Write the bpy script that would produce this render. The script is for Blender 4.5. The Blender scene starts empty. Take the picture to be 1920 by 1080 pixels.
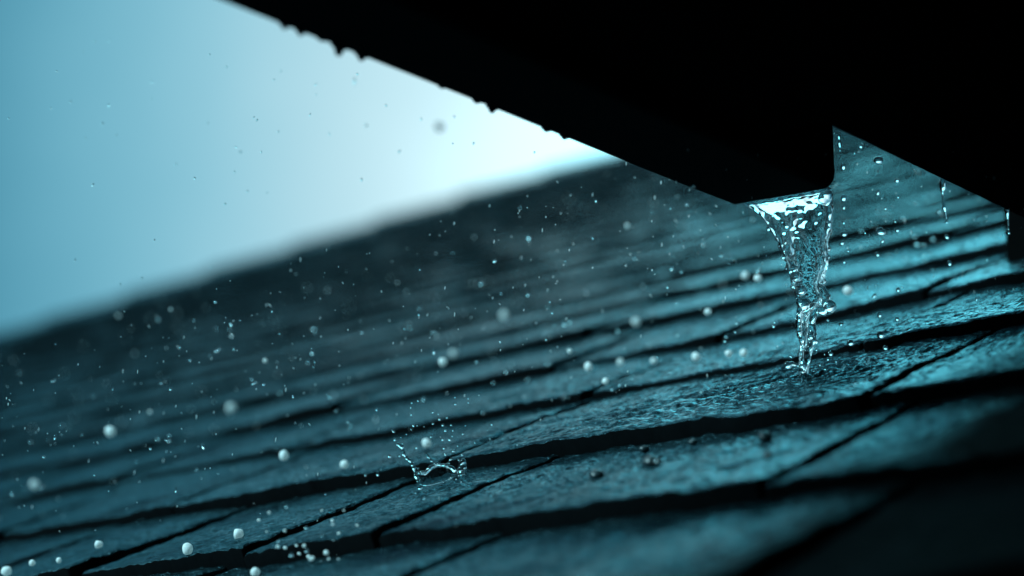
import bpy, bmesh, math, random
import numpy as np
from mathutils import Vector, Matrix, noise as mnoise
sc = bpy.context.scene
R = math.radians

# ------------------------------------------------------------------ camera
F = 3745.0                       # focal length in photo pixels (1920 wide)
PITCH = R(15)
cd = bpy.data.cameras.new('camera'); cam = bpy.data.objects.new('camera', cd)
sc.collection.objects.link(cam); sc.camera = cam
cd.sensor_width = 36.0; cd.lens = F/1920*36
cam.location = (0, 0, 0); cam.rotation_euler = (R(90)+PITCH, 0, 0)
cd.clip_start = 0.02; cd.clip_end = 2000
cd.dof.use_dof = True; cd.dof.focus_distance = 0.81; cd.dof.aperture_fstop = 5.0
cd.dof.aperture_blades = 0

# ------------------------------------------------------------------ sky, sun, exposure
AX = np.array([[1,0,0],[0,-math.sin(PITCH),math.cos(PITCH)],[0,math.cos(PITCH),math.sin(PITCH)]])  # columns right, up, forward
def cw(x, y, d):
    """world point on the sight line of photo pixel x, y at depth d"""
    return Vector(AX @ (np.array([(x-960)/F, (540-y)/F, 1.0])*d))
glow = Vector((math.sin(R(-118))*math.cos(R(33)), math.cos(R(-118))*math.cos(R(33)), math.sin(R(33))))   # direction of the sun, behind the camera's left shoulder   # placed there to brighten the white droplets from the front
sun_el = math.asin(glow.z); sun_az = math.atan2(glow.x, glow.y)
w = bpy.data.worlds.new("World"); sc.world = w; w.use_nodes = True
nt = w.node_tree; nt.nodes.clear()
N = nt.nodes.new; L = nt.links.new
out = N('ShaderNodeOutputWorld')
sky = N('ShaderNodeTexSky'); sky.sky_type = 'NISHITA'; sky.sun_disc = False
sky.sun_elevation = sun_el; sky.sun_rotation = sun_az; sky.dust_density = 4.0
tint = N('ShaderNodeMixRGB'); tint.blend_type = 'MULTIPLY'; tint.inputs[0].default_value = 1
tint.inputs[2].default_value = (0.02, 0.075, 0.11, 1)
L(sky.outputs[0], tint.inputs[1])
bg1 = N('ShaderNodeBackground'); bg1.inputs[1].default_value = 0.05; L(tint.outputs[0], bg1.inputs[0])
tc = N('ShaderNodeTexCoord')
sx = N('ShaderNodeSeparateXYZ'); L(tc.outputs['Generated'], sx.inputs[0])
def M_(op, a_, b_=None, c_=None):
    m_ = N('ShaderNodeMath'); m_.operation = op
    for i_, v_ in enumerate((a_, b_, c_)):
        if v_ is None: continue
        if isinstance(v_, (int, float)): m_.inputs[i_].default_value = v_
        else: L(v_, m_.inputs[i_])
    return m_.outputs[0]
az = M_('SUBTRACT', M_('ARCTAN2', sx.outputs[0], sx.outputs[1]), R(9.5))
elv = M_('MULTIPLY', M_('SUBTRACT', M_('ARCSINE', sx.outputs[2]), R(27)), .27)
ac_ = M_('SQRT', M_('ADD', M_('MULTIPLY', az, az), M_('MULTIPLY', elv, elv)))
no = N('ShaderNodeTexNoise'); no.inputs['Scale'].default_value = 3.5; no.inputs['Detail'].default_value = 4; L(tc.outputs['Generated'], no.inputs['Vector'])
nm = N('ShaderNodeMath'); nm.operation = 'MULTIPLY_ADD'; L(no.outputs[0], nm.inputs[0]); nm.inputs[1].default_value = 0.12; nm.inputs[2].default_value = -0.06
ad = N('ShaderNodeMath'); ad.operation = 'ADD'; L(ac_, ad.inputs[0]); L(nm.outputs[0], ad.inputs[1])
mr = N('ShaderNodeMapRange'); mr.inputs['From Min'].default_value = 0; mr.inputs['From Max'].default_value = R(60)
L(ad.outputs[0], mr.inputs['Value'])
cr = N('ShaderNodeValToRGB'); L(mr.outputs[0], cr.inputs[0]); cr.color_ramp.interpolation = 'B_SPLINE'
stops = [(0, (.98,4.3,4.95)), (5, (1.0,3.4,4.1)), (9, (.98,1.40,1.5)), (13,(.61,.86,.93)), (17,(.34,.66,.78)), (21,(.18,.49,.62)), (25,(.08,.31,.43)), (27,(.03,.18,.26)), (38,(.008,.05,.075)), (60,(.002,.014,.02))]
el = cr.color_ramp.elements
while len(el) < len(stops): el.new(0.5)
for e, (a, c) in zip(el, stops): e.position = a/60; e.color = (*[v/5 for v in c], 1)
bg2 = N('ShaderNodeBackground'); bg2.inputs[1].default_value = 4.75; 
up_ = N('ShaderNodeMapRange'); up_.interpolation_type = 'SMOOTHSTEP'; up_.inputs['From Min'].default_value = R(34); up_.inputs['From Max'].default_value = R(46)
L(M_('MULTIPLY_ADD', M_('ARCTAN2', sx.outputs[0], sx.outputs[1]), .12, M_('ARCSINE', sx.outputs[2])), up_.inputs['Value'])
deep = N('ShaderNodeMixRGB'); deep.blend_type = 'MULTIPLY'; L(up_.outputs[0], deep.inputs[0]); L(cr.outputs[0], deep.inputs[1]); deep.inputs[2].default_value = (.015,.05,.065,1)
side = Vector((math.sin(R(-95))*math.cos(R(50)), math.cos(R(-95))*math.cos(R(50)), math.sin(R(50))))
sdt = N('ShaderNodeVectorMath'); sdt.operation = 'DOT_PRODUCT'; L(tc.outputs['Generated'], sdt.inputs[0]); sdt.inputs[1].default_value = side
sm = N('ShaderNodeMapRange'); sm.interpolation_type = 'SMOOTHSTEP'; sm.inputs['From Min'].default_value = math.cos(R(58)); sm.inputs['From Max'].default_value = math.cos(R(28)); L(sdt.outputs['Value'], sm.inputs['Value'])
thin = N('ShaderNodeMixRGB'); thin.blend_type = 'ADD'; L(sm.outputs[0], thin.inputs[0]); L(deep.outputs[0], thin.inputs[1]); thin.inputs[2].default_value = (.11,.22,.25,1)   # bright sky patch added out of view on the left to light drops
L(thin.outputs[0], bg2.inputs[0])
ash = N('ShaderNodeAddShader'); L(bg1.outputs[0], ash.inputs[0]); L(bg2.outputs[0], ash.inputs[1]); L(ash.outputs[0], out.inputs[0])

sd = bpy.data.lights.new('sun', 'SUN'); sd.energy = 4.7; sd.angle = R(20); sd.color = (0.5, 0.92, 1.0)
so = bpy.data.objects.new('sun', sd); sc.collection.objects.link(so)
so.rotation_euler = (-glow).to_track_quat('-Z', 'Y').to_euler()
sc.view_settings.view_transform = 'Standard'; sc.view_settings.look = 'None'
sc.view_settings.exposure = 0.0; sc.view_settings.gamma = 1.0
sc.cycles.max_bounces = 12; sc.cycles.transmission_bounces = 10; sc.cycles.glossy_bounces = 4
sc.cycles.caustics_reflective = False; sc.cycles.caustics_refractive = True
sc.cycles.sample_clamp_indirect = 12.0

# ------------------------------------------------------------------ roof frame
H = .124
nv = np.array([-.3, 1, -.0756]); nv /= np.linalg.norm(nv)
rv = -np.array([-4218, -1005, 3745.]); rv -= nv*rv.dot(nv); rv /= np.linalg.norm(rv)
uv = np.cross(rv, nv); uv /= np.linalg.norm(uv)
if uv[2] < 0: uv = -uv
ROW = AX@rv; UP = AX@uv; NRM = AX@nv; FOOT = AX@(-nv*H)
def roofpt(a, b, h=0.0): return Vector(FOOT + a*ROW + b*UP + h*NRM)
def px2roof(x, y, lift=0.0):
    d = np.array([(x-960)/F, (540-y)/F, 1.0]); t = -(H-lift)/d.dot(nv)
    return Vector(AX@(d*t)), t
# eave frame
E0 = cw(1370, 385, .84)
T = Vector((.651, .759, 0)).normalized(); S = Vector((.759, -.651, 0)).normalized()
def eave(s, t, z): return Vector((E0.x + s*S.x + t*T.x, E0.y + s*S.y + t*T.y, E0.z + z))

# ------------------------------------------------------------------ helpers
def prop(o, label=None, cat=None, group=None, kind=None):
    if label: o['label'] = label
    if cat: o['category'] = cat
    if group: o['group'] = group
    if kind: o['kind'] = kind
    return o
def link(o, parent=None):
    sc.collection.objects.link(o)
    if parent: o.parent = parent
    return o
def empty(name, loc):
    o = bpy.data.objects.new(name, None); o.location = loc; o.empty_display_size = .01; return link(o)
def mesh_from(name, V, Fc, mat, parent=None, smooth=True, origin=None):
    V = np.asarray(V, float)
    org = np.array(origin if origin is not None else (parent.location if parent else (0,0,0)))
    me = bpy.data.meshes.new(name); me.from_pydata((V-org).tolist(), [], Fc if isinstance(Fc, list) else Fc.tolist()); me.update()
    me.materials.append(mat)
    if smooth: me.polygons.foreach_set('use_smooth', [True]*len(me.polygons))
    o = bpy.data.objects.new(name, me)
    if not parent: o.location = org
    return link(o, parent)
def hashn(ix, iy, seed):
    h = (ix.astype(np.int64)*374761393 + iy.astype(np.int64)*668265263 + seed*2246822519) & 0xffffffff
    h = ((h ^ (h >> 13))*1274126177) & 0xffffffff
    return ((h ^ (h >> 16)) & 0xffffff)/0xffffff
def vn(x, y, seed=0):
    ix = np.floor(x); iy = np.floor(y); fx = x-ix; fy = y-iy
    fx = fx*fx*(3-2*fx); fy = fy*fy*(3-2*fy)
    a = hashn(ix, iy, seed); b = hashn(ix+1, iy, seed); c = hashn(ix, iy+1, seed); d = hashn(ix+1, iy+1, seed)
    return (a*(1-fx)+b*fx)*(1-fy) + (c*(1-fx)+d*fx)*fy - .5
def fbm(x, y, seed=0, octv=4):
    r = 0; amp = 1
    for o in range(octv): r = r + amp*vn(x*2**o, y*2**o, seed+o*17); amp *= .55
    return r

# ------------------------------------------------------------------ materials
def newmat(name):
    m = bpy.data.materials.new(name); m.use_nodes = True; return m, m.node_tree, m.node_tree.nodes['Principled BSDF']
HOUSE = roofpt(-.5, .6, -.02)
def wet_slate():
    m, t, p = newmat('wet_slate'); n = t.nodes.new; l = t.links.new
    tc = n('ShaderNodeTexCoord')
    mp = n('ShaderNodeMapping'); l(tc.outputs['Object'], mp.inputs[0])
    c1 = n('ShaderNodeTexNoise'); c1.inputs['Scale'].default_value = 22; c1.inputs['Detail'].default_value = 6; l(mp.outputs[0], c1.inputs['Vector'])
    cr = n('ShaderNodeValToRGB'); cr.color_ramp.elements[0].position=.3; cr.color_ramp.elements[1].position=.75
    cr.color_ramp.elements[0].color = (.010,.024,.030,1); cr.color_ramp.elements[1].color = (.030,.066,.080,1)
    l(c1.outputs[0], cr.inputs[0]); l(cr.outputs[0], p.inputs['Base Color'])
    rr = n('ShaderNodeMapRange'); rr.inputs['To Min'].default_value=.08; rr.inputs['To Max'].default_value=.22; l(c1.outputs[0], rr.inputs['Value']); l(rr.outputs[0], p.inputs['Roughness'])
    b1 = n('ShaderNodeTexNoise'); b1.inputs['Scale'].default_value = 420; b1.inputs['Detail'].default_value = 3; b1.inputs['Roughness'].default_value=.6; l(mp.outputs[0], b1.inputs['Vector'])
    b2 = n('ShaderNodeTexNoise'); b2.inputs['Scale'].default_value = 130; b2.inputs['Detail'].default_value = 3; l(mp.outputs[0], b2.inputs['Vector'])
    u1 = n('ShaderNodeBump'); u1.inputs['Distance'].default_value=.0026; u1.inputs['Strength'].default_value=1.0; l(b1.outputs[0], u1.inputs['Height'])
    u2 = n('ShaderNodeBump'); u2.inputs['Distance'].default_value=.0012; u2.inputs['Strength'].default_value=.5; l(b2.outputs[0], u2.inputs['Height']); l(u1.outputs[0], u2.inputs['Normal'])
    l(u2.outputs[0], p.inputs['Normal'])
    p.inputs['IOR'].default_value = 1.33
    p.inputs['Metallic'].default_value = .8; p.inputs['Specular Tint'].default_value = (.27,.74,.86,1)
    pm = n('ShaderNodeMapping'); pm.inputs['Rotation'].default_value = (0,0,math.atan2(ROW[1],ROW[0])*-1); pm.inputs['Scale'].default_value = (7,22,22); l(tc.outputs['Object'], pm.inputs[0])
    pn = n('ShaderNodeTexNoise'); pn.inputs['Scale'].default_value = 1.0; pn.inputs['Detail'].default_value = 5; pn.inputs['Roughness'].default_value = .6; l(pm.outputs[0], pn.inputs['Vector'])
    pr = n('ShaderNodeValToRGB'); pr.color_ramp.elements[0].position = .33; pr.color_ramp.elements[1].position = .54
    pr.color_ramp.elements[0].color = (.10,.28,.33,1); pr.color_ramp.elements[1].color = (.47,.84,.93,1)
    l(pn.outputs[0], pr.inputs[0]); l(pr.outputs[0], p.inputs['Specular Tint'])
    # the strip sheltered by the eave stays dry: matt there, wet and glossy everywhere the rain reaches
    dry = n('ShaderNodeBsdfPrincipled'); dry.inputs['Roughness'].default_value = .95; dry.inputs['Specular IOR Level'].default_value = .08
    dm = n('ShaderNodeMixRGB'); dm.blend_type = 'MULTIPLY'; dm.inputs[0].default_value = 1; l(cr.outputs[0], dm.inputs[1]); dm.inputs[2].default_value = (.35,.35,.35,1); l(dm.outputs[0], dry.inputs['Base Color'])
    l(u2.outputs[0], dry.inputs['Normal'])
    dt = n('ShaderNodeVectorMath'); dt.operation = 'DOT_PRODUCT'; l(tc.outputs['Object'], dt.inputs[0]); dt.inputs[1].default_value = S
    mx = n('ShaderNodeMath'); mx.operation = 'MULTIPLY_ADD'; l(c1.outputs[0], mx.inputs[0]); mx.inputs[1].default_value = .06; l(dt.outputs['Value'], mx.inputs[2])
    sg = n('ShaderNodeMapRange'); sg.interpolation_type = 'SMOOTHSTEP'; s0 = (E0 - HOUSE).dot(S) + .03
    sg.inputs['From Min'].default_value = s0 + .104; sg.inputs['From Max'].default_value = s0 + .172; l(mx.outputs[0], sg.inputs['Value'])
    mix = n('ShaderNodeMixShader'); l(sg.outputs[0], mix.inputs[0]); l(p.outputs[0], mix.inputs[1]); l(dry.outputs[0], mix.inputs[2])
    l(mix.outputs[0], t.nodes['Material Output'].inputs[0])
    return m
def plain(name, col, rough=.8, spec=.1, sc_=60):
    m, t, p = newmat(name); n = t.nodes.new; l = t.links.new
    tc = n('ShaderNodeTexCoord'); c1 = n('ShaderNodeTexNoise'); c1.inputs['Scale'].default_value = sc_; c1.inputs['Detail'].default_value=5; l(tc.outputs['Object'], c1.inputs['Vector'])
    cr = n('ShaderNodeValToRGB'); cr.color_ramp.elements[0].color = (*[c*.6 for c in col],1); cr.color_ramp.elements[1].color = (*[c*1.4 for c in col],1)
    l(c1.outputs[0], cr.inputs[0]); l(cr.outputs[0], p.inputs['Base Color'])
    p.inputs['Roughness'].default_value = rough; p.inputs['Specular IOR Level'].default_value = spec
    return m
def water_mat():
    m, t, p = newmat('clear_water')
    p.inputs['Base Color'].default_value = (.93,.99,1,1); p.inputs['Roughness'].default_value = 0.0
    p.inputs['Transmission Weight'].default_value = 1; p.inputs['IOR'].default_value = 1.333
    return m
def milky_mat():
    m, t, p = newmat('whitened_water'); n = t.nodes.new; l = t.links.new  # opaque white stands for the sky light that clear drops would gather
    p.inputs['Base Color'].default_value = (.97,.99,1,1); p.inputs['Roughness'].default_value = 0.25; p.inputs['IOR'].default_value = 1.33
    tr = n('ShaderNodeBsdfTranslucent'); tr.inputs[0].default_value = (.95,1,1,1)
    mix = n('ShaderNodeMixShader'); mix.inputs[0].default_value = .45; p.inputs['Specular IOR Level'].default_value = .25
    l(p.outputs[0], mix.inputs[1]); l(tr.outputs[0], mix.inputs[2]); l(mix.outputs[0], t.nodes['Material Output'].inputs[0])
    return m
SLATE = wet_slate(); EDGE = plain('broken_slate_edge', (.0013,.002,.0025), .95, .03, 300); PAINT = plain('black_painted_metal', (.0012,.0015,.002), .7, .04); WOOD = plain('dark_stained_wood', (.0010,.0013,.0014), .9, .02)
BEAD = plain('silhouetted_water_bead', (.004,.006,.007), .25, .3)  # near-black colour paints in the silhouette of backlit drops
WATER = water_mat(); MILK = milky_mat()

# ------------------------------------------------------------------ house: roof
house = empty('house', roofpt(-.5, .6, -.02))
prop(house, 'dark house with wet shingle roof, black eave and gutter spout', 'house')
def hip(a): return 3.017 + .759*(a+4.33)
rng = random.Random(7)
fixed = {0:[-1.12,-.98,-.817,-.721,-.607,-.530,-.36,-.22,-.08], 1:[-1.21,-1.06,-.925,-.776,-.594,-.381,-.20,-.05],
         2:[-1.3,-1.12,-.96,-.803,-.598,-.444,-.28,-.12], 3:[-1.25,-1.05,-.87,-.70,-.585,-.466,-.30]}
butts = {-5:-.03,-4:.08,-3:.185,-2:.29,-1:.396,0:.501,1:.605,2:.715,3:.818,4:.93,5:1.04,6:1.145,7:1.25}
for k in range(8, 46): butts[k] = 1.25 + .1055*(k-7)
VV = []; FF = []; MI = []; nvt = 0
imp, _ = px2roof(1508, 700); dimp = np.array(imp)-FOOT; ia, ib = dimp@ROW, dimp@UP
spl, _ = px2roof(826, 906); dspl = np.array(spl)-FOOT; sa, sb = dspl@ROW, dspl@UP
def shingle(a0, a1, k, near):
    global nvt
    b0 = butts[k]; ex = butts.get(k+1, b0+.1055)-b0
    th = {-1:.0066, 0:.0056, 1:.0044, 2:.0046, 3:.0050}.get(k, .0060 if k > 0 else .008)
    foc = near and k in (0, 1, 2)
    step = .0012 if foc else .0017 if near else (.007 if k < 12 else .03)
    stepb = .0012 if foc else .0017 if near else (.006 if k < 12 else .02)
    seed = rng.randint(0, 9999); tilt = rng.uniform(.0004,.0020); lift = rng.uniform(-.0008,.0010); db = rng.uniform(-.0028,.0028); cup = rng.uniform(-.0006,.0007); skew = rng.uniform(-.0022,.0022)
    nu = max(3, int((a1-a0)/step)); 
    vs = np.concatenate([[0, .0004, .001, .0018], np.arange(.003, ex*1.22, stepb), [ex*1.22]])
    us = np.linspace(0, 1, nu+1)
    U, Vb = np.meshgrid(us, vs, indexing='ij')
    Aa = a0 + U*(a1-a0)
    edge = db + skew*(2*U-1) + .0042*fbm(Aa*16, Aa*0+seed*.37, 3, 5)
    # sides slightly ragged
    Aa = Aa + np.where(U < .001, 1, 0)*.0012*fbm(Vb*60, Vb*0+seed*.7, 5, 3) + np.where(U > .999, 1, 0)*.0012*fbm(Vb*60, Vb*0+seed*.9, 9, 3)
    B = b0 + Vb + edge*np.clip(1-Vb/.05, 0, 1)
    thv = th*(1 + .55*fbm(Aa*11, Aa*0+seed*.13, 77, 3))
    h = (thv-th)*np.clip(1-Vb/ex,0,1) - th*(Vb/ex) + lift*(1-Vb/ex) + (tilt*(U-.5)*2 + cup*(2*U-1)**2)*(1-.55*Vb/ex)
    h = h - .0011*np.clip(1-Vb/.0018, 0, 1)**2               # rounded lip
    h = h - .0009*np.clip(1-np.minimum(U, 1-U)*(a1-a0)/.002, 0, 1)**2
    h = h + .0016*fbm(Aa*18, B*9, 31, 3)*np.clip(Vb/.01+.5,0,1) + .0008*fbm(Aa*60, B*38, 41, 3)
    if near:
        h = h + .0009*fbm(Aa*190, B*130, 51, 3) + .00045*fbm(Aa*430, B*330, 57, 2)
        # running water: ripples around the impact and a film creeping off downslope and along the course
        r = np.sqrt((Aa-ia)**2 + ((B-ib))**2)
        h = h + .0011*np.exp(-r/.035)*np.sin(r*1150 + 3*fbm(Aa*50,B*50,61,2))
        q = np.exp(-((Aa-ia+.06)/.09)**2 - ((B-ib+.012)/.035)**2)
        h = h + q*(.0017*fbm(Aa*70+B*20, B*150, 71, 3))
        r2 = np.sqrt((Aa-sa)**2 + (B-sb)**2)
        h = h + .0007*np.exp(-r2/.012)*np.sin(r2*1500)
    h0 = h.copy()
    P = np.stack([Aa, B, h], -1)
    nvv = len(vs)
    W = P.reshape(-1, 3)
    # skirt round front and sides
    fr = P[:, 0].copy(); fr[:, 2] = fr[:, 2] - th*1.25 - .004; fr[:,1] += .0006
    lf = P[0].copy(); lf[:, 2] -= th*1.25 + .002
    rt = P[-1].copy(); rt[:, 2] -= th*1.25 + .002
    idx = np.arange((nu+1)*nvv).reshape(nu+1, nvv)
    q = np.stack([idx[:-1,:-1], idx[1:,:-1], idx[1:,1:], idx[:-1,1:]], -1).reshape(-1,4)
    base = len(W); fi = base+np.arange(nu+1); li = base+nu+1+np.arange(nvv); ri = li+nvv
    qf = np.stack([fi[:-1], fi[1:], idx[1:,0], idx[:-1,0]], -1)
    ql = np.stack([li[1:], li[:-1], idx[0,:-1], idx[0,1:]], -1)
    qr = np.stack([ri[:-1], ri[1:], idx[-1,1:], idx[-1,:-1]], -1)
    W = np.concatenate([W, fr, lf, rt]); Q = np.concatenate([q, qf, ql, qr])
    MI.append(np.concatenate([np.where(np.arange(len(q)) % (nvv-1) < 1, 1, 0), np.ones(len(Q)-len(q), int)]))
    VV.append(W); FF.append(Q+nvt); nvt += len(W)
for k in sorted(butts):
    if k in fixed: seams = [-7.0]; a = -7.0
    seams = []
    fx = fixed.get(k)
    if fx:
        a = fx[0]
        left = []
        while a > -7: a -= rng.uniform(.10,.21); left.append(a)
        seams = left[::-1] + fx; a = fx[-1]
    else: seams = [-7.0]; a = -7.0
    lim = 1.0 if k < 8 else (1.2 if k < 25 else 1.6)
    while a < lim: a += rng.uniform(.10,.21); seams.append(a)
    for a0, a1 in zip(seams[:-1], seams[1:]):
        if butts[k] > hip((a0+a1)/2)-.03: continue
        if butts[k] > 5.3: continue
        g = rng.uniform(.0009,.0019) if -1 <= k <= 3 else rng.uniform(.0006,.0013)
        near = (-1 <= k <= 4) and a1 > -1.15 and a0 < -.12
        shingle(a0+g, a1-g, k, near)
W = np.concatenate(VV); Q = np.concatenate(FF)
Wd = FOOT + W[:, :1]*ROW + W[:, 1:2]*UP + W[:, 2:3]*NRM
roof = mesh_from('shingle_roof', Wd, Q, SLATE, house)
roof.data.materials.append(EDGE); roof.data.polygons.foreach_set('material_index', np.concatenate(MI).astype(np.int32))
# deck under the shingles, down to the eave line, with thickness
def prism(name, pts_lo, pts_hi, mat, parent=None):
    n = len(pts_lo); V = [tuple(p) for p in pts_lo] + [tuple(p) for p in pts_hi]
    Fc = [list(range(n))[::-1], [n+i for i in range(n)]] + [[i, (i+1) % n, n+(i+1) % n, n+i] for i in range(n)]
    return mesh_from(name, V, Fc, mat, parent, smooth=False)
ring = [(-7.3,-.3), (1.8,-.3), (1.8,5.6), (-2.0,5.6), (-1.94,hip(-1.94)), (-7.3,hip(-7.3))]
ring = [(-7.3,-.3), (1.8,-.3), (1.8,5.35), (-1.256,5.35), (-7.3,hip(-7.3))]
prism('roof_deck', [roofpt(a,b,-.045) for a,b in ring], [roofpt(a,b,-.017) for a,b in ring], WOOD, house)
# hip caps: short overlapping angled tiles up the hip line
cv = []; cf = []
d = Vector((1, .759)).normalized(); q = Vector((-d.y, d.x))
n_cap = 34
for i in range(n_cap):
    c0 = Vector((-7.2, hip(-7.2))) + d*(i*.22); c1 = c0 + d*.25
    jit = rng.uniform(.010,.013)
    base = len(cv)
    for c, hh in ((c0, .012+jit), (c1, .002+jit)):
        for off, dz in ((-.11, -.006), (0, .004), (.10, -.06)):
            cc = c + q*off; cv.append(tuple(roofpt(cc.x, cc.y, hh+dz)))
        for off, dz in ((-.11, -.014), (0, -.006), (.10, -.07)):
            cc = c + q*off; cv.append(tuple(roofpt(cc.x, cc.y, hh+dz)))
    b = base
    cf += [[b,b+1,b+7,b+6],[b+1,b+2,b+8,b+7],[b+3,b+4,b+1,b],[b+4,b+5,b+2,b+1],[b+3,b,b+6,b+9],[b+2,b+5,b+11,b+8],[b+9,b+10,b+4,b+3],[b+10,b+11,b+5,b+4],[b+6,b+7,b+10,b+9],[b+7,b+8,b+11,b+10]]
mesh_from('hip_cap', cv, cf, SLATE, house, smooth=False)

# ------------------------------------------------------------------ house: eave, gutter, wall
def ebox(s0,s1,t0,t1,z0,z1,z0b=None,z1b=None):
    z0b = z0 if z0b is None else z0b; z1b = z1 if z1b is None else z1b
    lo = [eave(s0,t0,z0), eave(s1,t0,z0b), eave(s1,t1,z0b), eave(s0,t1,z0)]
    hi = [eave(s0,t0,z1), eave(s1,t0,z1b), eave(s1,t1,z1b), eave(s0,t1,z1)]
    return lo, hi
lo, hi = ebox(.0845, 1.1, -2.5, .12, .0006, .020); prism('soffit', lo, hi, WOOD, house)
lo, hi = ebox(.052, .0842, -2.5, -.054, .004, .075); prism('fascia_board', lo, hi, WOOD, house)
lo, hi = ebox(-.004, 1.1, -2.5, .0, .0555, .072, .30, .32); 
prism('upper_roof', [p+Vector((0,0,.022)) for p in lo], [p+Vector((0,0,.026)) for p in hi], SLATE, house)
# gutter: profile in s,z swept along t, open ended
prof = []
gw, gh, rr = .0507, .050, .006
def arc(cs, cz, r, a0, a1, n=8): return [(cs+r*math.cos(a0+(a1-a0)*i/n), cz+r*math.sin(a0+(a1-a0)*i/n)) for i in range(n+1)]
outer = [(-.004, gh+.004), (-.001, gh)] + arc(.003, .003, .003, math.pi, 1.5*math.pi) + arc(gw-rr, rr, rr, 1.5*math.pi, 2*math.pi) + [(gw, gh), (gw, gh+.003)]
outer = [(s, z-.0030*max(0,s)/gw*(1 if z < .02 else 0)) for s, z in outer]
inner = [(s+(.0012 if i < len(outer)/2 else -.0012), z+(.0012 if .2 < i/len(outer) < .8 else 0)) for i, (s, z) in enumerate(outer)]
loop = outer + inner[::-1]
ts = np.linspace(-2.5, 0, 60); V = []; Fc = []
for i, t in enumerate(ts):
    for s, z in loop:
        V.append(tuple(eave(s, t + (.0 if i < 59 else -.0006*math.sin(s*200)), z + .0006*mnoise.noise(Vector((t*9, s*30, 0))))))
n = len(loop)
for i in range(59):
    for j in range(n): Fc.append([i*n+j, i*n+(j+1) % n, (i+1)*n+(j+1) % n, (i+1)*n+j])
m = len(outer)
for j in range(m-1):
    for o_, fl in ((0, 0), (59*n, 1)):
        f = [o_+j, o_+j+1, o_+n-2-j, o_+n-1-j]; Fc.append(f[::-1] if fl else f)
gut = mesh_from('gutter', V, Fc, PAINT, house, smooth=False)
# dormer wall standing on the roof at the right
A = roofpt(-.453, .88, 0)
def wl(s, t, z): p = A + S*s + T*t; return Vector((p.x, p.y, z))
lo = [wl(0,0,-.4), wl(1.3,0,-.4), wl(1.3,1.2,-.4), wl(0,1.2,-.4)]; hi = [Vector((p.x,p.y,1.1)) for p in lo]
prism('dormer_wall', lo, hi, WOOD, house)

# ------------------------------------------------------------------ water
def fuse(name, V, Fc, voxel, mat, parent=None, smooth_it=3, blobs=()):
    """one closed skin of water from a raw mesh and balls, by voxel remesh"""
    bm = bmesh.new()
    bv = [bm.verts.new(v) for v in V]
    for f in Fc: bm.faces.new([bv[i] for i in f])
    for c, r in blobs:
        rr = r if isinstance(r, (tuple, list)) else (r, r, r)
        bmesh.ops.create_icosphere(bm, subdivisions=2, radius=1, matrix=Matrix.Translation(c) @ Matrix.Diagonal((*rr, 1)))
    me = bpy.data.meshes.new(name); bm.to_mesh(me); bm.free()
    tmp = bpy.data.objects.new('tmp', me); sc.collection.objects.link(tmp)
    md = tmp.modifiers.new('r', 'REMESH'); md.mode = 'VOXEL'; md.voxel_size = voxel; md.use_smooth_shade = True
    ms = tmp.modifiers.new('s', 'SMOOTH'); ms.factor = .5; ms.iterations = smooth_it
    dg = bpy.context.evaluated_depsgraph_get(); dg.update()
    res = bpy.data.meshes.new_from_object(tmp.evaluated_get(dg))
    bpy.data.objects.remove(tmp); bpy.data.meshes.remove(me)
    res.name = name; res.materials.clear(); res.materials.append(mat)
    org = parent.location if parent else (sum((Vector(v) for v in V), Vector())/len(V) if V else Vector(blobs[0][0]))
    res.transform(Matrix.Translation(-Vector(org)))
    res.polygons.foreach_set('use_smooth', [True]*len(res.polygons))
    o = bpy.data.objects.new(name, res)
    if not parent: o.location = org
    return link(o, parent)
# the stream: left and right outline with depth; the mouth lies across the gutter end
top_l = eave(.004, .001, .0012); top_r = eave(gw-.003, .001, .004)
dl = .815; 
Lp = [(1398,384,.838),(1425,404,.832),(1447,438,.828),(1464,470,.825),(1478,508,.822),(1492,545,.819),(1501,578,.816),(1497,612,.813),(1502,645,.810),(1500,672,.806),(1505,700,.802)]
Rp = [(1556,354,.811),(1559,372,.811),(1558,410,.810),(1552,452,.809),(1556,495,.808),(1548,530,.807),(1556,562,.806),(1524,590,.805),(1522,628,.804),(1516,660,.803),(1510,705,.801)]
def cat(P, t):
    n = len(P)-1; x = t*n; i = min(int(x), n-1); f = x-i
    p = [Vector(P[max(0,min(n,j))]) for j in (i-1,i,i+1,i+2)]
    return .5*((2*p[1]) + (p[2]-p[0])*f + (2*p[0]-5*p[1]+4*p[2]-p[3])*f*f + (3*p[1]-p[0]-3*p[2]+p[3])*f**3)
NV, NU = 150, 56; V = []; Fc = []
fwd = Vector((0, math.cos(PITCH), math.sin(PITCH)))
K0 = 14                                                 # rings still inside the gutter mouth
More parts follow.
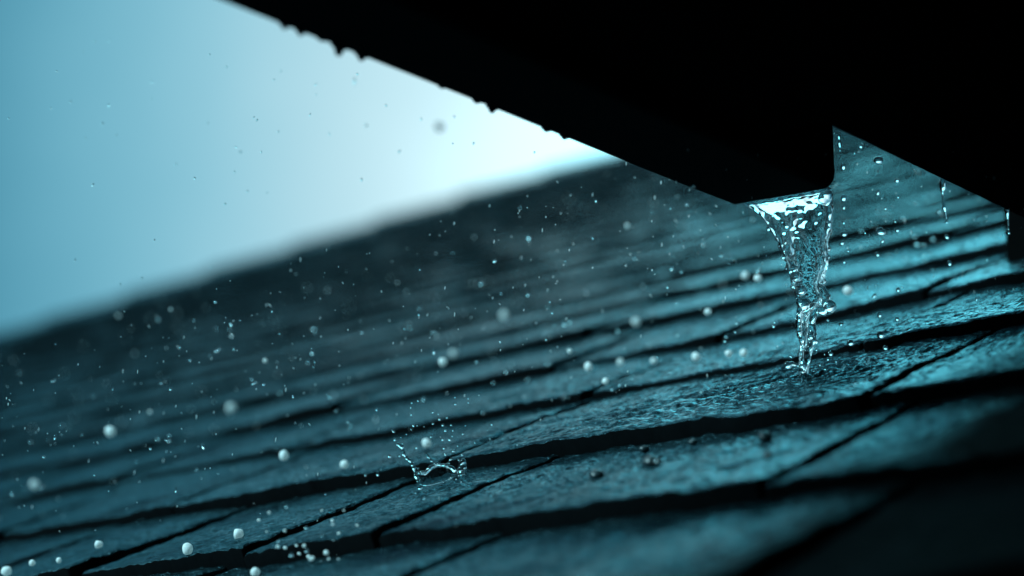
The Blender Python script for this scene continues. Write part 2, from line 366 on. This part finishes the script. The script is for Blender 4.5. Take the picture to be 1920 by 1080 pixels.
for i in range(NV+1):
    t = max(0, (i-K0)/(NV-K0))
    l = cw(*cat(Lp, t)); r = cw(*cat(Rp, t))
    if i < K0:
        f = (1-i/K0); dv = -T*.022*f + Vector((0,0,.0050))*min(1, 3*f); l = l + dv; r = r + dv
    ax = (r-l); wdt = ax.length; nrm = ax.normalized().cross(Vector((0,0,1))).normalized()
    c = (l+r)/2
    for j in range(NU):
        an = 2*math.pi*j/NU; u = math.cos(an); sn = math.sin(an)
        # sheet: thick rims, thin middle, heavier near the lip and the neck
        rim = .0021*(1-.3*t)
        mid = .0008 + .0022*math.exp(-t*16) + .0005*max(0, (t-.5))
        th = rim*math.exp(-((1-abs(u))/.16)**2)*.9 + mid
        th = min(th, wdt*.5)
        th *= abs(sn)**.55
        p = c + ax*.5*u
        rip = mnoise.noise(Vector((u*wdt*320, t*10, 1.3 if sn > 0 else 7.9)))*.00055 + mnoise.noise(Vector((u*wdt*900, t*34, 3.3 if sn > 0 else 9.9)))*.00022 + mnoise.noise(Vector((u*wdt*200, t*60, 5 if sn > 0 else 2)))*.00018
        p = p + nrm*((1 if sn > 0 else -1)*(th + (rip if abs(sn) > .2 else 0)) + .0016*math.sin(u*4+t*9)*min(1,t*4))
        V.append(p)
for i in range(NV):
    for j in range(NU): Fc.append([i*NU+j, i*NU+(j+1) % NU, (i+1)*NU+(j+1) % NU, (i+1)*NU+j])
Fc.append(list(range(NU))[::-1]); Fc.append([NV*NU+j for j in range(NU)])
bl = []
r2 = random.Random(3)
for i in range(60):                                    # beads strung along both rims, growing downward
    t = r2.uniform(.12,.97); side = Lp if r2.random() < .5 else Rp
    x, y, d_ = cat(side, t); s = r2.uniform(.0005,.0010+.0005*t)
    bl.append((cw(x + r2.uniform(-3,3), y, d_), (s, s, s*r2.uniform(1,2))))
for x, y, d_, s in [(1555,575,.803,.0030),(1543,583,.803,.0022),(1494,520,.82,.0022),(1488,505,.82,.0019),(1503,545,.818,.0022),(1508,572,.815,.0024),(1525,575,.809,.0018),(1485,682,.803,.0011),(1477,685,.802,.0017),(1491,684,.802,.0009),(1528,640,.803,.0012),(1550,366,.811,.0028),(1545,372,.811,.0026),(1504,706,.799,.0013)]:
    bl.append((cw(x,y,d_), s))
tor = fuse('water_stream', V, Fc, .00042, WATER, None, 2, bl)
prop(tor, 'clear twisting stream of water pouring from the black gutter end', 'water stream')

# drips
def strand(name, pts, label, cat_):
    """thin neck of water with beads: pts = (x, y, depth, radius)"""
    bl = []
    for (x0,y0,d0,r0),(x1,y1,d1,r1) in zip(pts[:-1], pts[1:]):
        p0, p1 = cw(x0,y0,d0), cw(x1,y1,d1); n = max(2, int((p1-p0).length/.0004))
        for i in range(n):
            f = i/n; bl.append((p0.lerp(p1, f), r0+(r1-r0)*f))
    x,y,d,r = pts[-1]; bl.append((cw(x,y,d), r))
    o = fuse(name, [], [], .0003, WATER, None, 2, bl)
    prop(o, label, cat_); return o
strand('water_drip', [(1767,336,.82,.0011),(1767,343,.82,.0016),(1768,352,.82,.0015),(1767,362,.82,.0005),(1769,382,.82,.0005),(1770,389,.82,.0010),(1772,396,.82,.0006),(1774,413,.82,.0004),(1775,417,.82,.0007)],
       'thin beaded drip hanging off the sloping right eave edge', 'water drip')
strand('water_drip', [(1886,392,.85,.0012),(1888,400,.85,.0010),(1889,410,.85,.0005),(1890,425,.85,.0004),(1890,430,.85,.0006)],
       'short drip falling at the corner where eave meets the dark wall', 'water drip')
strand('water_drip', [(1572,250,.79,.0004),(1573,256,.79,.0007),(1574,262,.79,.0004),(1574,268,.79,.0008),(1575,276,.79,.0004),(1575,282,.79,.0005)],
       'tiny beaded drip at the very top of the gutter end, against the eave', 'water drip')

# hanging drops on the gutter's lower edge
def eave_t(x):                                         # t on the left lower edge for a photo column
    m = (x-960)/F
    # solve (E0 + T t) projected to column x
    ex, ey = E0.x, E0.y
    fz = E0.z
    # forward = y cos + z sin
    return (m*(ey*math.cos(PITCH)+fz*math.sin(PITCH)) - ex)/(T.x - m*T.y*math.cos(PITCH))
hang = [(529,.0014,1.0),(559,.0014,1.0),(598,.0012,.5),(631,.0019,1.5),(673,.0016,1.05),(823,.0010,.45),(889,.0012,.6),(918,.0016,1.1),(1020,.0014,.6),(1054,.0014,.7)]
words = ['first full round drop from the upper left on the gutter edge','second full round drop from the upper left on the gutter edge','low flat drop right of the leftmost pair on the gutter edge','largest hanging drop on the gutter edge, nearly ready to fall','wide hanging drop just right of the largest one',
 'low bead of the gutter edge above the blurred grey spot in the sky','small bead just left of the lone mid-edge round drop','round drop alone near the middle of the gutter edge',
 'low drop above the bright sky, left one of a pair near the ridge','low drop above the bright sky, right one of a pair near the ridge']
for (x, r, dz), wd in zip(hang, words):
    r *= .85
    t = eave_t(x); p = eave(.0012, t, 0)
    bl = []
    for i in range(9):
        f = i/8; bl.append((p + Vector((0,0,.0010 - dz*r*f*1.15)), (r*(1.35-.45*f), r*(1.35-.45*f), r*.75)))
    for sgn in (-1,1): bl.append((p + T*sgn*r*1.4 + Vector((0,0,.0007)), (r*.9,r*.9,r*.6)))
    o = fuse('hanging_drop', [], [], .00035, BEAD, None, 3, bl)
    prop(o, wd, 'water drop', 'drops hanging along the gutter edge')

# splash crown
cs = (sa, sb)
V = []; Fc = []; bl = []
NA = 72
def crown_pt(an, hh, out=0.0):
    rad = .0112*(1 + .10*math.sin(3*an)) + out
    # an=0 toward image right; depth compressed as any ring lying on the roof
    ar, br = math.cos(an), math.sin(an)
    base = Vector(spl) + Vector((1,0,0))*rad*ar + (fwd*rad*br)
    # project on the roof plane
    k_ = (Vector(NRM).dot(base-Vector(spl))); base = base - Vector((0,0,1))*k_/NRM[2]
    return base + Vector((0,0,1))*hh + (base-Vector(spl)).normalized()*hh*.45
r3 = random.Random(11)
def cheight(an):
    fr_ = max(0, -math.sin(an))
    return (.0022 + .0011*math.sin(2*an+.6) + .0030*max(0,math.cos(an-math.pi))**6 + .0012*max(0,math.cos(an))**4 + .0022*mnoise.noise(Vector((math.cos(an)*4,math.sin(an)*4,0))))*(1-1.5*fr_**.5)
topr = [(778,884),(788,887),(800,884),(806,876),(818,870),(832,871),(843,874),(852,881),(862,884),(872,880)]
botr = [(785,908),(793,911),(802,911),(812,909),(822,906),(832,903),(842,899),(852,896),(862,893),(872,889)]
NX, NY = 90, 12
def lerp_path(P, f):
    k_ = f*(len(P)-1); a_ = int(min(k_, len(P)-2)); g_ = k_-a_
    return P[a_][0]*(1-g_)+P[a_+1][0]*g_, P[a_][1]*(1-g_)+P[a_+1][1]*g_
for sgn in (1, -1):                                     # a torn curtain of water, front and back skin
    for i in range(NX+1):
        f = i/NX; tx, ty = lerp_path(topr, f); bx, by = lerp_path(botr, f)
        ty += 3.2*mnoise.noise(Vector((f*17, 3, 1)))
        for j in range(NY+1):
            g = j/NY; x = tx*(1-g)+bx*g; y = ty*(1-g)+by*g
            bow = .007*math.sin(math.pi*f) ; th = .00022 + .0004*math.exp(-g*9) + .0003*math.exp(-(1-g)*7) + .00018*mnoise.noise(Vector((f*26, g*5, sgn*2.)))
            V.append(cw(x, y, .815 + bow) + fwd*(sgn*max(.0001, th) + .0006*mnoise.noise(Vector((f*12, g*3, 8)))))
W1 = NY+1; O1 = (NX+1)*W1
for i in range(NX):
    for j in range(NY):
        q0 = i*W1+j
        Fc.append([q0, q0+1, q0+W1+1, q0+W1]); Fc.append([O1+q0, O1+q0+W1, O1+q0+W1+1, O1+q0+1])
for i in range(NX):
    for j in (0, NY):
        q0 = i*W1+j; f_ = [q0, q0+W1, O1+q0+W1, O1+q0]; Fc.append(f_ if j == 0 else f_[::-1])
for j in range(NY):
    for i in (0, NX):
        q0 = i*W1+j; f_ = [q0+1, q0, O1+q0, O1+q0+1]; Fc.append(f_ if i == 0 else f_[::-1])
D = .82
def beads(path, n, r0, r1, jit=2.0):
    for i in range(n):
        f = i/(n-1); k_ = f*(len(path)-1); a_ = int(min(k_, len(path)-2)); g_ = k_-a_
        x = path[a_][0]*(1-g_)+path[a_+1][0]*g_ + r3.uniform(-jit,jit); y = path[a_][1]*(1-g_)+path[a_+1][1]*g_ + r3.uniform(-jit,jit)
        r = (r0+(r1-r0)*f)*r3.uniform(.7,1.4); bl.append((cw(x,y,D), r))
beads([(787,908),(779,884),(770,866),(758,852),(754,838),(744,832)], 34, .0008,.0006, 1.6)
beads([(781,886),(800,884),(806,876),(818,870),(840,873),(852,880)], 30, .0006,.0007, 1.0)
beads([(798,850),(804,858),(810,864)], 9, .0005,.0005, 1.2)
beads([(862,884),(868,866),(870,880),(866,892),(875,893),(855,893)], 30, .0011,.0009, 3.4)
beads([(838,872),(843,862),(848,858)], 8, .0005,.0004, 1.5)
beads([(787,914),(786,908)], 5, .001,.0009, 1.0)
beads([(828,913),(832,906)], 5, .0011,.0007, 1.0)
beads([(854,896),(852,901)], 4, .0007,.0007, .5)
crown = fuse('water_splash', V, Fc, .0003, WATER, None, 1, bl)
prop(crown, 'small crown of splashing water thrown up by a raindrop on the shingles', 'splash')

# ------------------------------------------------------------------ free drops
def dropmesh(name, mat, seed, stretch=1.0, flat=0.0, sub=3):
    bm = bmesh.new(); bmesh.ops.create_icosphere(bm, subdivisions=sub, radius=1)
    for v in bm.verts:
        k_ = 1 + .20*mnoise.noise(v.co*1.1 + Vector((seed,0,0)))
        v.co = Vector((v.co.x*k_*(1+flat), v.co.y*k_*(1+flat), v.co.z*k_*stretch*(1-.12*v.co.z)))
    me = bpy.data.meshes.new(name); bm.to_mesh(me); bm.free(); me.materials.append(mat)
    me.polygons.foreach_set('use_smooth', [True]*len(me.polygons)); return me
CL = [dropmesh('raindrop', WATER, i*3.1) for i in range(4)]
MK = [dropmesh('white_droplet', MILK, i*2.7) for i in range(4)]
r4 = random.Random(5)
def drop(name, mesh, loc, rx, rz, lean, label, cat_, group=None):
    """rx half width, rz half height in photo pixels at that depth"""
    o = bpy.data.objects.new(name, mesh); depth = loc.dot(fwd); k_ = depth/F
    o.location = loc; o.scale = (rx*k_, rx*k_, rz*k_); o.rotation_euler = (r4.uniform(-.2,.2), lean, 0)
    link(o); return prop(o, label, cat_, group)
G1 = 'water drops falling beside the spout'
one = [ # x, y, half w, half h, lean, label
(1581,312,5,7.5,0,'clear drop right of the black gutter end, highest full drop of its column'),
(1582,371,5.5,8,0,'long clear drop level with the bottom lip of the gutter end'),
(1582,388,3.5,6,0,'small elongated drop tucked right under the long drop by the gutter lip'),
(1582,417,1.8,3.5,0,'tiny speck of water between the lip level drops and the round pair below'),
(1582,438,7,5.5,0,'dark topped round drop right of the stream, upper of a close pair'),
(1579,455,5,5.5,0,'white bottomed round drop right of the stream, lower of a close pair'),
(1647,300,9,6.5,.1,'widest flattened drop high between the gutter end and the right eave'),
(1614,275,3.5,4,0,'bright little drop just under the right eave near the gutter top'),
(1602,287,1.6,1.6,0,'tiny dot below left of the bright little drop under the eave'),
(1682,338,4.6,5.2,0,'round drop under the middle of the right eave'),
(1646,361,3.2,6,.3,'slim tilted drop below the widest flattened drop'),
(1684,370,2,2.2,0,'tiny bead below the round drop under the eave'),
(1678,415,2.5,2.5,0,'small bead above the tilted oval drop'),
(1652,434,9.5,6.5,.45,'large tilted oval drop right of the stream against a dark shingle band'),
(1682,431,4.2,5.2,0,'round drop immediately right of the tilted oval drop'),
(1775,444,4.6,5,0,'round drop below the end of the beaded drip'),
(1890,436,4,5,0,'round drop in front of the dark wall edge'),
(1737,435,2,2.2,0,'tiny bead between the oval drop and the beaded drip'),
(1645,477,4.2,5,0,'drop with dark cap below the tilted oval drop'),
(1780,493,4.2,6,0,'teardrop lowest under the beaded drip'),
(1590,470,3,2,0,'flat speck right of the stream below the close pair'),
(1684,543,4,5.5,0,'drop above the long dark seam right of the stream'),
(1649,590,4.2,5.5,0,'drop left of the long dark seam, level with the stream neck'),
(1682,598,3.6,4.8,0,'small drop right at the lower part of the long dark seam'),
(1651,627,7.5,7.5,0,'big half white drop about to land on the shingle lip'),
(1595,642,6.5,6.5,0,'half white drop on the dark shingle band right of the stream foot'),
(1557,663,4.5,5.5,0,'clear bead bouncing right of the stream foot, upper one'),
(1660,652,5,4,0,'small splash bead on the bright shingle right of the stream foot'),
(1577,607,4.5,3,0,'flat bead between stream neck and the seam'),
(1583,491,3.4,3,0,'flat bead right of the stream at half its height'),
(1450,611,3.5,4,0,'bright bead left of the stream neck'),
(1452,604,1.8,2.4,0,'speck just above the bright bead left of the stream neck'),
(1378,622,2.6,2.6,0,'speck left of the stream on a dark band'),
(1622,436,1.5,3,0,'tiny sliver left of the tilted oval drop'),
(1660,391,3,3,0,'faint small bead above the tilted oval drop'),
(1552,600,3,2.6,0,'tiny bead under the right bulge of the stream neck')]
for i, (x,y,a,b,ln,lb) in enumerate(one):
    drop('raindrop', CL[i % 4], cw(x,y,.80+.012*math.sin(i*2.3)), a, b, ln, lb, 'raindrop', G1)
gf = 'droplets kicked up round the foot of the stream'
for i in range(20):
    an = r4.uniform(0, 6.28); q_ = r4.uniform(.15,1)
    x = 1508 + math.cos(an)*62*q_ + 6; y = 690 - abs(math.sin(an))*44*q_**.8 + 6; a = r4.uniform(.9,2.8)
    drop('splash_droplet', CL[i % 4], cw(x,y,.795+.012*math.sin(an)), a, a*r4.uniform(.7,1.3), r4.uniform(-.6,.6), 'small clear droplet kicked up at the foot of the water stream', 'droplet', gf)
# out of focus drops a little behind the right eave
for x,y,a,dd,lb in [(1692,408,4,.98,'soft blurred drop up and right of the oval drop'),(1749,447,4,1.02,'soft blurred drop left of the drop under the beaded drip'),(1714,442,3.5,1.0,'soft blurred drop right of the round drop beside the oval'),
                 (1719,457,4.5,1.0,'soft blurred drop lowest in its trio on the dark band'),(1716,380,3,.95,'soft pale drop left of the beaded drip'),(1760,396,4,.93,'soft drop touching the left side of the beaded drip'),(1696,484,4,1.05,'soft faint drop over the bright band right of the stream'),(1740,490,4,1.05,'soft faint drop left of the teardrop'),]:
    drop('raindrop', CL[int(x) % 4], cw(x,y,dd), a, a, 0, lb, 'raindrop', G1)
# white round blurred droplets over the shingles; depth chosen so the lens softens them as in the photo
G2 = 'round white droplets bouncing over the shingles'
white = [
(207,808,10,.98,'brightest round white droplet at the left, above the second dark course'),(433,764,8,1.18,'dim blurred white droplet right of the bright left one'),(532,853,9,.90,'white egg shaped droplet left of the splash crown'),
(645,870,7.5,.90,'round white droplet between the egg shaped one and the splash'),(65,908,8,1.15,'dim blurred white droplet near the left border'),(185,1020,8,.86,'soft white droplet low at the left'),
(60,1055,6,.86,'soft white droplet in the lower left corner area'),(110,1050,5,.85,'small white droplet right of the lower left corner one'),(352,1028,10.5,.81,'crisp round white droplet with a pointed base near the bottom'),
(447,1000,10,.815,'crisp white droplet with a little clear bead at its side'),(478,1072,9,.75,'white oval droplet cut by the bottom border'),(12,1070,10,.76,'white droplet in the bottom left corner'),
(800,830,9,.90,'soft white droplet floating over the splash crown'),(830,678,8,.95,'glowing white droplet above the splash, far over the shingles'),(1103,687,8,.92,'glowing white droplet between splash and stream'),
(1135,714,6,.88,'smaller white droplet below the one between splash and stream'),(1305,668,8,.92,'flat white droplet on the shingle edge left of the stream foot'),(1366,662,7,.90,'first of two soft white droplets close to the stream foot'),
(1394,661,7.5,.90,'second of two soft white droplets close to the stream foot'),(1327,584,6,.93,'bright white droplet left of the stream at mid height'),(945,590,7,1.2,'faint wide blurred spot of white over the roof centre'),
(1192,603,7,1.1,'faint blurred white spot right of the roof centre'),(1397,516,7,.98,'soft white droplet left of the stream, left of a pair'),(1421,521,7,.92,'soft white droplet left of the stream, right of a pair'),
(1590,544,9,.92,'wide soft white blob immediately right of the stream'),(1068,658,4.5,.9,'small white droplet up left of the glowing one'),(1163,678,6,1.0,'dim droplet right of the glowing one'),(1225,676,5,.97,'dim droplet further right of the glowing one'),
(850,662,6,1.15,'faint blurred droplet above right of the far glowing one'),(320,580,2.6,.98,'faint droplet near the ridge at the left'),(222,592,3,1.1,'faint blurred droplet near the ridge far left'),(434,630,2.6,.95,'small pale droplet over the misty roof at left'),
(497,676,4,.93,'small pale droplet over the first visible courses'),(1176,423,4,1.0,'pale droplet below the gutter edge over the misty roof'),(281,772,3,1.0,'faint pale speck of droplet right of the bright left one')]
for i, (x,y,a,dd,lb) in enumerate(white):
    drop('white_droplet', MK[i % 4], cw(x,y,dd), a*1.0, a*1.0*(1+.08*math.sin(i)), .3*math.sin(i*1.7), lb, 'water droplet', G2)
# spots against the sky
for x,y,a,b,dd,lb in [(824,237,10,10,.60,'soft grey round drop seen against the bright sky'),(665,152,2.5,10,.70,'soft dark streak shaped drop against the sky under the gutter edge'),(687,235,3,3.5,.7,'faint small dark drop left of the soft grey round one'),
                   (451,285,3,3,.72,'faint dark dot in the blue sky'),(678,337,2,5,.78,'short dark sliver drop above the ridge in the bright sky'),(849,269,2,2,.8,'dark pinpoint below the soft grey round drop')]:
    drop('raindrop', CL[int(x) % 4], cw(x,y,dd), a*.8, b*.8, 0, lb, 'raindrop', 'raindrops against the sky')
# spray above the splash crown
gs = 'spray of droplets above the splash crown'
sp = [(772,755,3),(812,772,4),(822,776,2),(824,786,4),(838,783,2.5),(812,794,3.5),(830,797,3.5),(846,797,2.5),(775,798,3.6),(771,805,2.2),(738,809,3.6),(762,814,2),(740,824,4),(808,818,3.8),(830,824,4),(843,824,5),(832,840,4),(850,845,4.4),(781,839,3.6),(730,855,5),(749,854,3.4),(868,813,3.6),(835,807,4),(849,807,3),(858,836,2),(867,853,3),(835,852,4),(782,798,2),(706,768,3.5),(854,757,4),(878,755,2.4),(878,747,2.2),(853,745,2),(770,764,2.5),(784,752,2.5),(735,806,1.8),(795,800,1.6),(752,820,1.6),(873,798,1.5),(922,796,3.2),(890,830,2),(842,868,2.5),(860,862,2.5),(848,818,2.2)]
for i, (x,y,a) in enumerate(sp):
    drop('spray_droplet', CL[i % 4], cw(x,y,.815+.02*math.sin(i*5.1)), a*.72, a*.6*r4.uniform(.8,1.3), r4.uniform(-.6,.6), 'tiny clear droplet thrown up above the splash crown', 'droplet', gs)
# near, blurred cluster at the bottom
gc = 'cluster of blurred droplets at the bottom edge'
cl = [(522,1014,5),(521,1025,5),(535,1027,5),(546,1040,6),(561,1038,5),(570,1023,5),(574,1032,6),(578,1043,5),(584,1047,8),(598,1033,4),(612,1036,7),(601,1054,4),(633,1041,6),(635,1049,4),(632,1020,3.4),(625,1012,3),(666,1024,5),(635,1000,4.5),(604,1005,3),(623,976,4),(624,983,3.6),(574,989,5),(534,995,4),(670,985,4),(598,1063,5),(616,1048,4),(556,1023,4),(664,1047,3.6),(645,957,3),(603,957,3.5),(537,950,4.5),(485,975,4),(505,961,4),(575,1064,3),(500,997,3)]
for i, (x,y,a) in enumerate(cl):
    drop('blurred_droplet', MK[i % 4] if i % 3 else CL[i % 4], cw(x,y,.742+.012*math.sin(i*3.7)), a*.72, a*.6*r4.uniform(.8,1.2), r4.uniform(-.9,.9), 'small blurred droplet in the scattered cluster over the bottom shingle edge', 'droplet', gc)
# flying drops over the roof: loose, individually placed
def where(x, y):
    up = y < 640-.27*x+150
    side = 'left' if x < 480 else ('middle' if x < 960 else 'right')
    a = {'left': 'at the far left', 'middle': 'left of centre, around the splash', 'right': 'between splash and stream'}[side]
    b = 'tiny raindrop high over the hazy upper roof ' if up else 'tiny raindrop low over the lit shingles '
    return b + a, 'raindrop', 'raindrops over the %s roof, %s' % ('upper' if up else 'lower', side)
cnt = 0
while cnt < 140:
    x = r4.uniform(20,1880); y = r4.uniform(330, 960)
    if y < 640-.298*x+25 or (x > 1380 and y < 420): continue
    if r4.random() > math.exp(-((y-(640-.27*x+190))/230)**2): continue
    dd = r4.uniform(.66,.98); s = r4.uniform(1.2,2.9); st = r4.choice([1,1.2,1.8,2.6])
    _, tr = px2roof(x,y)
    dd = min(dd, tr-.02)
    drop('raindrop', CL[cnt % 4], cw(x,y,dd), s, s*st, r4.choice([0,.15,.7,.9,-.3]), *where(x, y)); cnt += 1
cnt = 0
while cnt < 46:
    x = r4.uniform(15,1120); y = r4.uniform(20, 560)
    if y > 620-.298*x or y < (x-400)*.40+30: continue
    drop('raindrop', CL[cnt % 4], cw(x,y,r4.uniform(.72,.9)), r4.uniform(.9,1.7), r4.uniform(1.5,4), r4.uniform(-.6,.7), 'tiny raindrop speck against the blue sky', 'raindrop', 'raindrops against the sky'); cnt += 1
# far fine rain: uncountable, one object
base = dropmesh('tmpd', WATER, 1.0, sub=1)
bv = np.array([v.co[:] for v in base.vertices]); bf = np.array([list(p.vertices) for p in base.polygons])
V = []; Fq = []; c = 0
for i in range(1900):
    x = r4.uniform(-30,1950); y = r4.uniform(250, 1000)
    if y < 650-.298*x: continue
    if r4.random() > math.exp(-((y-(640-.28*x+150))/220)**2): continue
    _, tr = px2roof(x,y); dd = min(r4.choice([r4.uniform(.72,.93), r4.uniform(.74,.9), r4.uniform(.9,1.6)]), tr-.015)
    s = r4.uniform(.35,.85)*dd/F*(1 if dd < 1 else 1.25); st = r4.choice([1.3,2.5,4,6])
    lean = r4.choice([.05,.05,.12,0,-.75]); p = cw(x,y,dd)
    v = bv*np.array([s,s,s*st]); cx, sx = math.cos(lean), math.sin(lean)
    v = np.stack([v[:,0]*cx+v[:,2]*sx, v[:,1], -v[:,0]*sx+v[:,2]*cx], -1) + np.array(p)
    V.append(v); Fq.append(bf+c); c += len(v)
fr = mesh_from('fine_rain', np.concatenate(V), np.concatenate(Fq), MILK, None, True, origin=(0,1.2,.2))
prop(fr, 'fine rain and spray hanging over the wet roof', 'rain', kind='stuff')
bpy.data.meshes.remove(base)
# bubbles and grit sitting on the nearest course
gb = 'bubbles and grit lumps on the nearest course'
DARKW = plain('wet_grit', (.015,.03,.036), .25, .5)
gm = [dropmesh('grit_lump', DARKW, i*1.9+.4) for i in range(3)]
for i, (x,y,a,lb) in enumerate([(1119,883,14,'round dark lump on the near course, left of the pair'),(1220,858,17,'largest round dark lump on the near course'),(1208,838,9,'small dark lump right behind the largest one'),(1435,812,13,'dark lump on the near course below the stream'),
      (1442,850,12,'dark flat lump below the near course lump under the stream'),(1216,895,9,'small flat dark lump below the largest one'),(1318,918,11,'dark lump on the lip of the lowest lit course'),(1082,915,8,'small dark lump low on the near course'),(1300,825,8,'small dark lump near the course edge under the flowing water'),(1060,745,7,'small dark lump on the shingle between splash and stream')]):
    p, tr = px2roof(x, y+a*.5, -.003 if y > 800 else -.001)
    drop('grit_lump', gm[i % 3], p, a*1.1, a*.8, 0, lb, 'grit lump', gb)
